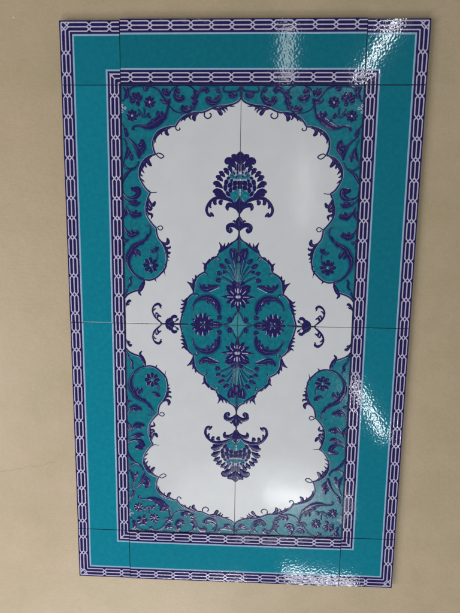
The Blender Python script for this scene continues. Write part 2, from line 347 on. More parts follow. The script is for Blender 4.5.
  ('p',[0.339,0.61,0.237],[(-7.317,37.927),(-7.701,37.213),(-8.272,37.212)]),
  ('p',[0.237,0.508,0.203],[(-7.566,37.054),(-7.985,36.497),(-8.541,36.734)]),
  ('p',[0.169,0.542,0.678,0.237],[(-8.153,36.098),(-8.877,35.937),(-9.551,36.207),(-9.753,36.939)]),
  ('p',[0.237,0.407,0.169],[(-8.743,35.985),(-9.046,36.495),(-8.911,36.845)]),
  ('p',[0.136,0.203,0.542,0.339],[(-13.489,37.84),(-12.987,37.316),(-12.244,37.413),(-11.635,37.842)]),
  ('p',[0.169,0.339,0.136],[(-12.65,37.364),(-12.613,37.73),(-12.814,38.0)]),
  ('p',[0.169,0.339,0.136],[(-12.194,37.444),(-11.908,37.286),(-11.944,36.936)]),
  ('k',[0.153],[(-13.78,39.313),(-13.28,38.681),(-12.781,37.92),(-12.279,37.206),(-12.027,37.047)]),
  ('p',[0.136,0.203,0.305,0.576,0.576,0.203],[(-7.233,37.927),(-7.068,38.686),(-6.602,39.191),(-6.102,39.412),(-5.533,39.255),(-5.197,38.94)]),
  ('p',[0.203,0.407,0.169],[(-6.034,39.318),(-5.698,38.908),(-5.897,38.687)]),
  ('k',[0.169],[(-6.735,39.112),(-6.236,39.632),(-5.57,39.853),(-4.737,39.9),(-3.902,39.665),(-3.462,39.036),(-3.304,38.248),(-3.581,37.536)]),
  ('p',[0.237,0.475,0.61,0.441,0.203],[(-5.56,38.245),(-5.556,37.612),(-4.883,37.17),(-3.964,37.377),(-3.419,38.09)]),
  ('p',[0.136,0.339,0.169],[(-4.587,37.899),(-4.086,37.899),(-3.623,38.437)]),
  ('p',[0.203,0.339,0.136],[(-5.304,37.454),(-5.19,37.93),(-5.392,38.214)]),
  ('p',[0.237,0.373,0.169],[(-3.642,38.721),(-3.897,39.193),(-4.315,39.35)]),
  ('k',[0.153],[(-2.705,39.853),(-2.966,39.382),(-2.695,38.958),(-1.895,38.943),(-0.898,39.038),(-0.153,39.258),(-0.022,39.698)]),
  ('p',[0.169,0.407,0.475,0.203],[(-2.261,38.911),(-1.641,38.596),(-1.219,38.25),(-0.644,38.723)]),
  ('p',[0.136,0.339,0.136],[(-1.725,38.691),(-1.304,38.376),(-1.382,37.966)]),
  ('p',[0.169,0.271,0.102],[(-2.057,38.565),(-1.803,38.249),(-1.3,38.061)]),
  ('k',[0.203],[(-0.017,39.98),(-0.033,39.038),(-0.049,38.094)]),
  ('p',[0.136,0.305,0.136],[(-0.484,39.164),(-0.207,39.478),(-0.278,39.792)]),
 ],
 'medallion': [
  ('p',[0.095,0.332,0.308,0.095],[(-3.646,12.38),(-3.04,12.995),(-2.261,13.558),(-1.136,14.227)]),
  ('p',[0.095,0.308,0.285,0.095],[(-5.943,9.294),(-5.807,10.225),(-5.249,11.054),(-4.341,11.693)]),
  ('p',[0.095,0.332,0.285,0.095],[(-7.878,5.605),(-7.951,6.67),(-7.634,7.737),(-6.964,8.681)]),
  ('p',[0.095,0.261,0.308,0.261,0.095],[(-8.198,5.297),(-8.945,4.463),(-9.303,3.347),(-9.626,2.352),(-9.914,1.318)]),
  ('p',[0.285,0.332,0.095],[(-3.474,12.695),(-2.993,13.479),(-3.422,14.474)]),
  ('p',[0.237,0.285,0.095],[(-3.091,12.873),(-2.61,13.622),(-2.409,14.349)]),
  ('p',[0.237,0.285,0.095],[(-2.467,13.348),(-1.95,13.803),(-1.818,14.46)]),
  ('p',[0.19,0.237,0.071],[(-1.742,13.927),(-1.397,14.189),(-1.141,14.571)]),
  ('p',[0.332,0.332,0.095],[(-5.874,9.611),(-5.808,10.452),(-6.303,10.934)]),
  ('p',[0.237,0.285,0.095],[(-5.458,10.667),(-5.128,11.334),(-5.042,11.649)]),
  ('p',[0.19,0.237,0.071],[(-4.778,11.513),(-4.43,11.814),(-4.08,11.94)]),
  ('p',[0.332,0.38,0.119],[(-7.808,6.051),(-8.235,7.02),(-8.981,7.557)]),
  ('p',[0.237,0.332,0.095],[(-7.703,7.028),(-7.847,7.822),(-8.06,8.171)]),
  ('p',[0.237,0.285,0.095],[(-7.387,7.97),(-7.423,8.498),(-7.46,8.815)]),
  ('p',[0.285,0.332,0.119],[(-8.821,4.698),(-9.41,4.098),(-9.981,4.374)]),
  ('p',[0.237,0.285,0.119],[(-9.124,3.923),(-9.589,3.521),(-10.089,3.548)]),
  ('p',[0.237,0.285,0.119],[(-9.303,3.311),(-9.769,2.799),(-10.198,2.864)]),
  ('p',[0.237,0.285,0.119],[(-9.518,2.588),(-9.805,2.168),(-10.164,2.216)]),
  ('p',[0.19,0.237,0.095],[(-9.662,1.9),(-9.842,1.681),(-10.057,1.64)]),
  ('w',[0.271],[(-3.604,11.599),(-3.498,11.514)]),
  ('k',[0.119],[(-3.731,12.084),(-3.378,11.776),(-3.287,11.464),(-3.548,11.322),(-3.778,11.492)]),
  ('l',[0.169],[(-5.871,9.085),(-5.623,8.877),(-5.728,8.665)]),
  ('k',[0.119],[(-6.084,9.222),(-5.589,9.124),(-5.376,8.846),(-5.586,8.597)]),
  ('w',[0.203],[(-7.272,5.206),(-7.13,5.119)]),
  ('k',[0.119],[(-7.842,5.481),(-7.273,5.437),(-6.988,5.139),(-7.165,4.922)]),
  ('l',[0.102],[(-0.215,6.68),(-1.47,7.357),(-2.947,8.005)]),
  ('l',[0.102],[(-0.297,7.238),(-1.458,8.287),(-2.938,8.974)]),
  ('l',[0.102],[(-0.296,7.331),(-1.09,8.744),(-2.254,10.043)]),
  ('l',[0.102],[(-0.24,7.422),(-0.81,9.298),(-1.571,10.815)]),
  ('l',[0.119],[(-0.201,7.607),(-0.533,9.665),(-0.87,11.55)]),
  ('l',[0.136],[(-0.129,7.605),(-0.104,9.281),(-0.078,10.966)]),
  ('k',[0.102],[(-0.48,7.057),(-1.644,7.919),(-2.996,8.565)]),
  ('k',[0.102],[(-0.351,7.239),(-1.27,8.842),(-2.312,9.708)]),
  ('k',[0.102],[(-0.312,7.424),(-0.904,9.113),(-1.885,10.485)]),
  ('k',[0.102],[(-0.273,7.609),(-0.712,9.857),(-1.237,11.371)]),
  ('k',[0.102],[(-0.198,7.793),(-0.318,9.473),(-0.372,10.786)]),
  ('p',[0.237,0.576,0.373],[(-2.983,8.117),(-3.547,7.87),(-3.894,7.58)]),
  ('p',[0.237,0.475,0.305],[(-2.903,8.824),(-3.408,9.135),(-3.806,9.331)]),
  ('p',[0.237,0.441,0.373],[(-2.128,9.928),(-2.796,10.375),(-3.394,10.672)]),
  ('p',[0.237,0.475,0.339],[(-1.427,10.718),(-1.931,11.162),(-2.418,11.626)]),
  ('p',[0.237,0.576,0.678,0.271],[(-0.874,11.268),(-1.044,12.158),(-1.181,12.879),(-1.391,13.548)]),
  ('p',[0.237,0.61,0.237],[(-0.592,11.92),(-0.581,12.675),(-0.753,13.436)]),
  ('l',[0.136],[(-1.011,11.931),(-1.108,12.877)]),
  ('p',[0.339,0.847,0.746,0.203],[(-0.081,10.779),(-0.07,11.53),(-0.058,12.284),(-0.05,12.851)]),
  ('l',[0.136],[(-0.092,11.249),(-0.079,12.134)]),
  ('k',[0.153],[(-0.05,12.851),(-0.03,14.177),(-0.01,15.509)]),
  ('p',[0.169,0.373,0.203],[(-0.611,10.604),(-0.512,11.165),(-0.596,11.638)]),
  ('p',[0.169,0.373,0.169],[(-2.173,9.143),(-2.534,9.376),(-2.785,9.625)]),
  ('p',[0.102,0.339,0.61,0.644,0.339,0.136],[(-3.171,6.941),(-4.301,6.781),(-5.183,6.378),(-6.069,6.345),(-6.674,6.885),(-6.818,7.396)]),
  ('p',[0.203,0.339,0.136],[(-5.892,6.437),(-6.072,6.877),(-5.861,7.146)]),
  ('p',[0.169,0.271,0.102],[(-5.007,6.54),(-5.187,6.944),(-4.976,7.16)]),
  ('w',[0.102],[(-5.091,5.847),(-4.296,6.179),(-3.292,6.638)]),
  ('p',[0.085,0.153,0.339,0.61,0.78,0.78,0.542,0.203],[(-8.015,2.435),(-7.838,3.462),(-7.163,4.351),(-6.061,4.798),(-4.817,4.712),(-3.834,3.944),(-3.381,3.057),(-3.262,1.838)]),
  ('p',[0.237,0.373,0.169],[(-5.527,4.665),(-5.257,4.134),(-5.433,3.683)]),
  ('p',[0.237,0.407,0.169],[(-4.638,4.501),(-4.366,3.791),(-4.54,3.341)]),
  ('p',[0.237,0.373,0.169],[(-3.742,3.624),(-3.824,2.906),(-4.179,2.72)]),
  ('w',[0.119],[(-4.368,4.149),(-4.062,3.689)]),
  ('p',[0.237,0.508,0.203],[(-3.013,1.842),(-3.275,1.297),(-3.723,1.505)]),
  ('f',[0.237,0.678,2.305,0.576],[(-6.217,0.025)]),
  ('w',[0.119],[(-7.743,0.635),(-7.565,0.928)]),
  ('w',[0.136],[(-7.118,1.316),(-6.976,1.878)]),
  ('w',[0.136],[(-6.187,1.243),(-6.119,2.037)]),
  ('w',[0.136],[(-5.148,0.991),(-5.009,1.589)]),
  ('w',[0.119],[(-6.613,0.548),(-6.397,0.244)]),
  ('w',[0.102],[(-5.931,0.253),(-5.754,0.672)]),
  ('p',[0.169,0.407,0.441,0.136],[(-4.694,0.077),(-4.159,0.305),(-3.532,0.244),(-2.816,0.077)]),
  ('w',[0.085],[(-4.338,0.283),(-3.443,0.246)]),
  ('k',[0.153],[(-10.241,0.066),(-8.73,0.037)]),
  ('f',[0.203,0.576,2.542,0.678],[(-0.036,5.025)]),
  ('p',[0.169,1.017,1.186,0.339],[(-0.019,6.178),(-0.239,6.705),(-0.493,7.231),(-0.785,7.931)]),
  ('p',[0.169,1.017,1.017,0.271],[(-0.122,6.18),(-0.076,6.887),(-0.006,7.591),(-0.052,8.294)]),
  ('p',[0.169,0.847,0.847,0.237],[(-0.577,5.726),(-1.114,6.249),(-1.649,6.647),(-2.182,6.939)]),
  ('g',[0.068,1.186,3.017,0.508],[(-0.036,5.025)]),
  ('w',[0.153],[(-0.832,5.011),(-1.947,5.028)]),
  ('w',[0.153],[(-0.737,4.604),(-1.296,3.988)]),
  ('w',[0.153],[(-0.75,5.457),(-1.377,6.12)]),
  ('w',[0.153],[(-0.342,4.218),(-0.547,3.68)]),
  ('w',[0.136],[(-0.366,5.818),(-0.553,6.523)]),
  ('w',[0.153],[(-0.059,4.223),(-0.047,3.474)]),
  ('w',[0.153],[(-0.081,5.645),(-0.095,6.566)]),
  ('w',[0.746],[(-0.129,5.29),(-0.121,4.792)]),
  ('k',[0.085],[(-0.56,4.571),(-0.709,5.067),(-0.539,5.549),(-0.083,5.787)]),
  ('k',[0.085],[(-0.077,5.362),(-0.353,4.931),(-0.064,4.544)]),
  ('s',[0.0],[(-0.137,2.398),(-0.658,1.562),(-0.952,0.944),(-1.533,0.355),(-2.421,0.006),(-0.101,0.039)]),
  ('k',[0.102],[(-0.138,2.47),(-0.659,1.598),(-0.953,0.98),(-1.533,0.391),(-2.493,0.007)]),
  ('p',[0.339,0.576,0.339],[(-1.19,1.426),(-1.398,0.971),(-1.247,0.342)]),
  ('k',[0.169],[(-2.636,0.028),(-3.53,0.027)]),
 ],
 'palmette': [
  ('u',[0.0],[(-0.249,28.135),(-0.306,27.805),(-0.719,27.064),(-1.388,26.236),(-1.892,25.655),(-2.48,24.906),(-2.695,24.241),(-2.719,23.325),(-2.507,22.743),(-2.017,21.994),(-1.059,21.08),(-0.446,20.329),(-0.062,19.963),(-0.116,23.346)]),
  ('p',[0.169,0.508,1.051,0.881,0.305],[(-0.042,27.232),(-0.059,28.297),(-0.07,28.983),(-0.075,29.309),(-0.079,29.504)]),
  ('p',[0.136,0.508,0.814,0.576],[(-0.318,27.509),(-0.566,28.163),(-1.15,28.65),(-1.488,28.583)]),
  ('p',[0.169,0.61,0.983,0.983,0.576],[(-0.784,26.849),(-1.2,27.438),(-1.784,27.861),(-2.191,27.76),(-2.425,27.431)]),
  ('p',[0.136,0.373,0.542,0.305],[(-1.419,25.989),(-1.563,26.565),(-1.908,26.941),(-2.112,26.874)]),
  ('p',[0.136,0.407,0.644,0.373],[(-1.925,25.622),(-2.171,26.148),(-2.551,26.542),(-2.789,26.474)]),
  ('p',[0.136,0.407,0.61,0.339],[(-2.485,25.287),(-2.883,25.714),(-3.33,26.041),(-3.568,25.974)]),
  ('p',[0.136,0.441,0.644,0.339],[(-2.871,24.621),(-3.32,25.049),(-3.802,25.344),(-4.074,25.242)]),
  ('p',[0.136,0.508,0.78,0.441],[(-2.858,23.457),(-3.446,23.985),(-4.135,24.279),(-4.476,24.11)]),
  ('p',[0.136,0.508,0.881,0.915,0.407],[(-2.225,22.126),(-2.916,22.488),(-3.709,22.816),(-4.329,22.911),(-4.534,22.776)]),
  ('q',[0.0],[(-0.647,27.45),(-0.335,27.536),(-0.28,26.419),(-0.569,26.393)]),
  ('q',[0.0],[(-1.057,27.083),(-0.758,27.291),(-0.645,26.478),(-0.848,26.586)]),
  ('q',[0.0],[(-0.211,27.61),(-0.085,27.611),(-0.064,26.299),(-0.19,26.298)]),
  ('q',[0.0],[(-2.628,24.793),(-2.213,24.943),(-1.931,24.676),(-2.127,24.122),(-2.658,24.13)]),
  ('q',[0.0],[(-2.733,24.019),(-2.214,24.023),(-2.17,23.507),(-2.291,23.013),(-2.647,23.109),(-2.804,23.563)]),
  ('q',[0.0],[(-1.84,24.431),(-1.323,24.497),(-1.289,23.883),(-1.601,23.598),(-2.046,23.693),(-2.075,24.037)]),
  ('q',[0.0],[(-1.815,23.51),(-1.336,23.625),(-1.278,23.059),(-1.589,22.686),(-1.91,23.016)]),
  ('q',[0.0],[(-2.378,22.889),(-2.101,23.039),(-1.625,22.525),(-1.81,22.128),(-2.283,22.408)]),
  ('q',[0.0],[(-1.161,24.706),(-0.556,24.735),(-0.52,24.049),(-1.177,23.982)]),
  ('q',[0.0],[(-1.15,23.872),(-0.556,23.913),(-0.522,23.311),(-1.089,23.183),(-1.233,23.515)]),
  ('q',[0.0],[(-0.442,24.712),(-0.026,24.715),(-0.016,24.077),(-0.407,24.074)]),
  ('q',[0.0],[(-0.406,23.976),(-0.014,23.979),(-0.005,23.438),(-0.397,23.435)]),
  ('q',[0.0],[(-2.279,25.212),(-1.941,25.435),(-1.636,25.229),(-1.846,24.922),(-2.163,24.98)]),
  ('q',[0.0],[(-1.682,24.898),(-1.242,25.073),(-1.235,24.583),(-1.614,24.531)]),
  ('t',[0.0],[(-1.685,25.165),(-1.692,25.678),(-1.42,26.071),(-1.194,26.145),(-1.037,25.744),(-0.781,25.465),(-0.458,25.748),(-0.043,25.751),(-0.032,25.079),(-0.8,25.049)]),
  ('p',[0.136,0.271,0.169],[(-1.196,26.291),(-1.041,25.988),(-0.836,25.745)]),
  ('p',[0.102,0.237,0.136],[(-0.496,25.748),(-0.438,26.053),(-0.416,26.297)]),
  ('k',[0.136],[(-1.564,25.557),(-1.252,25.742),(-1.119,25.255)]),
  ('k',[0.136],[(-0.739,25.135),(-0.492,25.504),(-0.234,25.139)]),
  ('t',[0.0],[(-1.848,22.197),(-1.545,22.701),(-0.967,23.039),(-0.492,23.31),(-0.158,23.315),(-0.171,22.515),(-0.045,22.095),(-0.604,21.638),(-0.768,21.167),(-1.325,21.665)]),
  ('l',[0.102],[(-1.33,22.0),(-0.959,22.472),(-0.612,22.174)]),
  ('l',[0.102],[(-0.619,22.675),(-0.316,23.011),(-0.054,22.68)]),
  ('l',[0.102],[(-1.465,25.658),(-1.214,25.99),(-1.037,25.496)]),
  ('l',[0.102],[(-0.434,25.087),(-0.183,25.419),(-0.078,25.091)]),
  ('p',[0.102,0.61,1.424,1.22,0.407,0.136,0.102],[(-0.01,22.095),(-0.004,21.677),(-0.004,21.241),(-0.013,20.637),(-0.024,19.963),(-0.034,19.322),(-0.044,18.714)]),
  ('p',[0.102,0.203,0.373,0.542,0.475,0.203],[(-0.121,19.321),(-0.581,20.126),(-1.225,20.625),(-1.864,20.754),(-2.099,20.28),(-1.955,19.775)]),
  ('p',[0.203,0.305,0.136],[(-1.485,20.74),(-1.143,20.912),(-0.707,20.495)]),
  ('p',[0.136,0.271,0.475,0.475,0.407,0.339,0.339,0.339,0.407],[(-0.412,20.363),(-1.234,21.297),(-2.324,21.824),(-3.564,21.947),(-4.594,21.602),(-5.313,20.822),(-5.618,19.908),(-5.336,19.133),(-4.677,18.902)]),
  ('p',[0.644,0.644],[(-4.85,19.002),(-4.506,19.276)]),
  ('p',[0.271,0.441,0.339],[(-3.974,21.641),(-4.245,21.169),(-3.966,20.734)]),
  ('p',[0.271,0.475,0.339],[(-2.871,21.517),(-3.281,21.178),(-3.0,20.743)]),
  ('p',[0.169,0.305,0.237],[(-4.797,21.164),(-5.07,20.622),(-4.859,20.152)]),
  ('p',[0.203,0.678,1.051,0.847,0.339],[(-0.041,18.865),(-0.032,18.287),(-0.023,17.71),(-0.015,17.134),(-0.008,16.655)]),
  ('l',[0.153],[(-0.02,17.27),(-0.045,18.039)]),
  ('p',[0.203,0.407,0.542,0.576,0.373,0.203],[(-0.033,16.427),(-0.465,17.013),(-1.194,17.417),(-1.86,17.128),(-1.942,16.478),(-1.36,16.003)]),
  ('p',[0.136,0.271,0.068],[(-0.511,17.629),(-0.873,18.062),(-1.188,17.878)]),
  ('p',[0.237,0.373,0.203],[(-1.532,16.889),(-1.354,16.462),(-1.248,16.115)]),
  ('k',[0.203],[(-0.01,15.509),(-0.001,16.081),(-0.01,16.847)]),
  ('k',[0.136],[(-0.04,18.807),(-0.054,19.734)]),
  ('l',[0.085],[(-1.492,17.176),(-1.718,16.702)]),
 ],
 'flourish': [
  ('p',[0.136,0.254,0.271,0.237,0.237,0.373,0.339],[(-13.411,0.091),(-14.128,0.696),(-14.806,1.444),(-15.12,2.343),(-14.824,3.159),(-14.066,3.55),(-13.496,3.093)]),
  ('p',[0.373,0.407],[(-13.785,2.872),(-13.604,3.019)]),
  ('p',[0.203,0.305,0.169],[(-14.306,0.874),(-14.085,1.494),(-13.546,1.25)]),
  ('p',[0.153,0.237,0.136],[(-14.59,1.34),(-14.441,1.903),(-13.975,1.677)]),
  ('p',[0.119,0.203,0.119],[(-14.978,2.165),(-14.758,2.602),(-14.433,2.716)]),
  ('k',[0.153],[(-13.773,0.012),(-10.168,0.081)]),
  ('p',[0.373,0.61,0.746,0.339],[(-12.834,0.175),(-12.418,0.401),(-12.055,0.735),(-11.999,1.171)]),
  ('p',[0.407,0.746,0.508],[(-12.509,0.181),(-11.788,0.268),(-11.212,0.206)]),
  ('p',[0.203,0.373,0.441,0.373],[(-11.643,0.416),(-11.676,1.05),(-11.207,1.402),(-10.705,1.195)]),
  ('p',[0.508,0.508],[(-10.849,0.938),(-10.562,0.69)]),
  ('p',[0.203,0.271],[(-11.21,0.533),(-10.977,0.428)]),
  ('l',[0.085],[(-12.329,0.185),(-11.697,0.506)]),
 ],
}
CRACKS = [([(-44.96, -29.44), (-42.21, -28.95), (-39.46, -28.25), (-36.74, -27.96)], [0.03]), ([(-36.74, -27.96), (-35.17, -27.11), (-34.02, -27.27)], [0.025])]
SPECKS = [(-37.99, 50.91, 0.16)]
CAM_R = [[0.9992888415361897, 0.013073163875081556, -0.03536811512584579], [-0.0175900790494271, 0.9912816718959649, -0.13058038168949504], [0.03335266556505979, 0.13110964628674188, 0.990806671530965]]
CAM_C = (1.073, 13.0469, 74.2857)
CAM_F = 422.565
WORLD = (0.82, 0.84, 0.86, 0.13)
EXPOSURE = 0.07

# ------------------------------------------------------------ the wall
ms = Mesh()
random.seed(3)
rect(ms, -260, -139, 260, 190, -.15, 'wall')
wall = ms.build('wall', None, smooth=False)
wall.location = W(0, 0, 0)
wall['label'] = 'cream painted plaster wall behind the tile panel'; wall['kind'] = 'structure'
ms = Mesh()
def crack(pts, w, mat='crack'):
    out = []
    for a, b_ in zip(pts, pts[1:]):
        for k in range(8):
            t = k/8; out.append((a[0]+(b_[0]-a[0])*t+random.uniform(-.1, .1), a[1]+(b_[1]-a[1])*t+random.uniform(-.16, .16)))
    out.append(pts[-1]); stroke(ms, out, w, mat, h=.006, base=-.148, step=.2)
for pts, w in CRACKS: crack(pts, w)
o = ms.build('hairline_crack', wall)
ms = Mesh(); 
for (x, y, r) in SPECKS: stroke(ms, [(x-r, y), (x, y+r*.2), (x+r, y)], [r*1.6], 'filler', h=.01, base=-.148)
o = ms.build('filler_speck', wall)

# ------------------------------------------------------------ the panel
panel = bpy.data.objects.new('tile_panel', None); col.objects.link(panel); panel.location = W(0, 0, 0)
panel['label'] = 'upright panel of glazed turquoise, cobalt and white floral tiles mounted on the cream wall'
panel['category'] = 'tile panel'
ms = Mesh()
def box(ms, x0, y0, x1, y1, h0, h1, mat):
    v = [ms.bm.verts.new((x, y, h)) for h in (h0, h1) for x, y in ((x0, y0), (x1, y0), (x1, y1), (x0, y1))]
    sl = ms.slot(mat)
    for idx in ((3, 2, 1, 0), (4, 5, 6, 7), (0, 1, 5, 4), (1, 2, 6, 5), (2, 3, 7, 6), (3, 0, 4, 7)):
        ms.bm.faces.new([v[i] for i in idx]).material_index = sl
box(ms, -29.7, -49.7, 29.7, 49.7, -.14, .55, 'joint')
ms.build('adhesive_bed', panel, smooth=False)

G = .034        # half a joint
H1 = .8         # face of the tiles
def part_label(o, text): o['label'] = text

def sections(names):
    for n in names:
        for e in MOTIF[n]: yield e

def draw(ms, e, fat=1.6):
    k, ws, pts = e
    if k == 'b': stroke(ms, pts, [w*1.35 for w in ws], 'navy', .035, H1)
    elif k == 'k': stroke(ms, pts, [w*1.5 for w in ws], 'navy', .03, H1)
    elif k == 'p': stroke(ms, pts, [w*fat for w in ws], 'navy', .045, H1, core=1)
    elif k == 'q':
        cx = sum(p[0] for p in pts)/len(pts); cy = sum(p[1] for p in pts)/len(pts)
        top = [(cx+(x-cx)*1.0, cy+(y-cy)*1.0) for x, y in pts]
        fill(ms, catmull(top+[top[0]], .06)[:-1], 'navy', H1+.02)
    elif k == 'w': stroke(ms, pts, ws, 'bead', .05, H1+.02)
    elif k == 'l': stroke(ms, pts, ws, 'teal_light', .04, H1+.012)
    elif k == 'u': fill(ms, pts, 'bleed_pale', H1+.004)
    elif k in 'tS': fill(ms, catmull(pts+[pts[0]], .12)[:-1], 'teal', H1+.012)
    elif k == 's': fill(ms, pts, 'teal_light', H1+.012)
    elif k in 'fg':
        n = round(ws[0]*59); r0, r1, w = ws[1:4]; w *= 1.4; cx, cy = pts[0]
        off = 0 if k == 'f' else math.pi/4*0
        for i in range(n):
            a = 2*math.pi*i/n + off + (.2 if n in (9,) else 0)
            dx, dy = math.cos(a), math.sin(a)
            if r1 > 1.6: prof = [w*.6, w, w*.75, .03]
            else: prof = [w*.25, w*.55, w*.72, w*.55]
            stroke(ms, [(cx+dx*r0*.6, cy+dy*r0*.6), (cx+dx*(r0+r1)/2, cy+dy*(r0+r1)/2), (cx+dx*r1, cy+dy*r1)], prof, 'navy', .045, H1, core=1)
        if r1 < 1.6:
            ring = [(cx+math.cos(t*math.pi/6)*r0*.9, cy+math.sin(t*math.pi/6)*r0*.9) for t in range(13)]
            stroke(ms, ring, [.10], 'navy', .04, H1)
        elif k == 'f':
            rr = r0+(r1-r0)*.42
            ring = [(cx+math.cos(t_*math.pi/12)*rr*.55, cy+math.sin(t_*math.pi/12)*rr*.55) for t_ in range(25)]
            stroke(ms, ring, [rr*.95], 'navy', .03, H1, core=1)
            stroke(ms, [(cx-.05, cy), (cx+.05, cy)], [r0*1.8], 'navy', .04, H1, core=1, step=.02)
            ring = [(cx+math.cos(t*math.pi/6)*r0*1.0, cy+math.sin(t*math.pi/6)*r0*1.0) for t in range(13)]
            stroke(ms, ring, [.5], 'navy', .04, H1, core=1)

def inside(p, poly):
    c_ = False; j = len(poly)-1
    for i in range(len(poly)):
        (x1, y1), (x2, y2) = poly[i], poly[j]
        if (y1 > p[1]) != (y2 > p[1]) and p[0] < (x2-x1)*(p[1]-y1)/(y2-y1)+x1: c_ = not c_
        j = i
    return c_

def plen(pts): return sum(math.dist(a, b_) for a, b_ in zip(pts, pts[1:]))

def bleed(ms, e, poly):
    """cobalt that ran a little into the turquoise round a brushed line, and the paler vein in a leaf"""
    k, ws, pts = e
    if k in 'kpb' and all(inside(p, poly) for p in (pts if k != 'b' else pts[:0])) and k != 'b':
        stroke(ms, pts, [w*1.6+.30 for w in ws], 'bleed', .008, H1+.006)
    if k == 'b':
        stroke(ms, pts, [.40], 'bleed_pale', .0, H1+.006)
    if k == 'p' and plen(pts) > .9 and max(ws) > .34:
        q = catmull(pts, .1); n = len(q)
        if n > 8:
            s_ = q[n//5: n-n//6]
            r_ = random.Random(int(abs(pts[0][0])*1000))
            off = r_.uniform(.02, .07)*r_.choice((-1, 1))
            w_ = max(ws)
            out = []
            for a, b_ in zip(s_, s_[1:]):
                d = (b_-a).normalized(); out.append((a.x-d.y*(off*w_*2), a.y+d.x*(off*w_*2)))
            if len(out) > 2: stroke(ms, out[::2] if len(out) > 6 else out, [.03, .085, .03], 'violet', .02, H1+.045)

def edge_chain(name):
    out = []
    for k, ws, pts in MOTIF[name]:
        c_ = [tuple(p) for p in catmull(pts, .12)]
        out += c_ if not out else c_[1:]
    return out

def centre_tile(sx, sy):
    ox, oy = sx*10., sy*20.
    name = 'centre_tile'
    body = tile_body(-20+G, G, -G, 40-G, 'white')
    fix = lambda m_: fix_normals(m_)
    t = body.build(name, panel, sx, sy, origin=(ox, oy), smooth=False)
    t.location = (ox*CM, 0, oy*CM)
    d = .03
    clip = [((-20+G+d, 0, 0), (-1, 0, 0)), ((-G-.01, 0, 0), (1, 0, 0)), ((0, 40-G-d, 0), (0, 1, 0)), ((0, G+.01, 0), (0, -1, 0))]
    kw = dict(sx=sx, sy=sy, clip=clip, origin=(ox, oy))
    # turquoise corner ground
    ms = Mesh(); ch = edge_chain('corner_edge')
    ch = [(min(x, 0), min(y, 40)) for x, y in ch]
    ch[0] = (0.0, ch[0][1])
    ch[-1] = (-20.0, ch[-1][1])
    cpoly = ch + [(-20.0, 40.0), (0.0, 40.0)]
    fill(ms, ch + [(-20.0, 40.0), (0.0, 40.0)], 'teal', H1+.005); fix(ms)
    ms.build('corner_ground', t, smooth=False, **kw)
    ms = Mesh()
    for e in sections(['corner_edge', 'corner']): bleed(ms, e, cpoly)
    for e in sections(['corner_edge', 'corner']): draw(ms, e)
    stroke(ms, [(-19.93, 12), (-19.93, 39.9), (0, 39.9)], [.14], 'navy', .02, H1, smooth=False, cap=False)
    stroke(ms, [(-19.93, 0), (-19.93, 12)], [.10], 'navy', .02, H1, smooth=False, cap=False)
    fix(ms); ms.build('corner_scrollwork', t, **kw)
    ms = Mesh(); ch = edge_chain('medallion_edge')
    ch = [(min(x, 0), max(y, 0)) for x, y in ch]; ch[0] = (0.0, ch[0][1]); ch[-1] = (ch[-1][0], 0.0)
    mpoly = ch + [(0.0, 0.0)]
    fill(ms, ch + [(0.0, 0.0)], 'teal', H1+.005); fix(ms)
    ms.build('medallion_ground', t, smooth=False, **kw)
    ms = Mesh()
    for e in sections(['medallion_edge', 'medallion']): bleed(ms, e, mpoly)
    for e in sections(['medallion_edge', 'medallion']): draw(ms, e)
    fix(ms); ms.build('medallion_flowers', t, **kw)
    for nm, sec in (('palmette', 'palmette'), ('side_flourish', 'flourish')):
        ms = Mesh()
        for e in sections([sec]): draw(ms, e, 1.5 if sec == 'palmette' else 1.4)
        fix(ms); ms.build(nm, t, **kw)
    return t

ST = .205; AM, MD, AP = .36, 1.03, 1.70; PALE = 2.26; BAND = 2.14
def strands(ms, put, u0, u1, nodes, base):
    """two interlaced rows of long links; put(u, v) -> panel xy"""
    d = .40
    for s_ in (-1, 1):
        out_v = MD + s_*(AP-AM)/2
        for start in (0, 1):
            pts = []; lev = start
            v = out_v if lev == 0 else MD
            pts.append((u0, v))
            for n in nodes:
                pts.append((n-d, v)); lev ^= 1; v = out_v if lev == 0 else MD; pts.append((n+d, v))
            pts.append((u1, v))
            stroke(ms, [put(*p) for p in pts], [ST], 'strand', .008, base, smooth=False, cap=False)

def band(ms, put, u0, u1, nodes):
    q = [put(u0, 0), put(u1, 0), put(u1, BAND), put(u0, BAND)]
    f_ = ms.bm.faces.new([ms.bm.verts.new((x, y, H1+.006)) for x, y in q]); f_.material_index = ms.slot('band_navy')
    stroke(ms, [put(u0, PALE+.02), put(u1, PALE+.02)], [.29], 'pale', .006, H1+.004, smooth=False, cap=False)
    strands(ms, put, u0, u1, nodes, H1+.008)

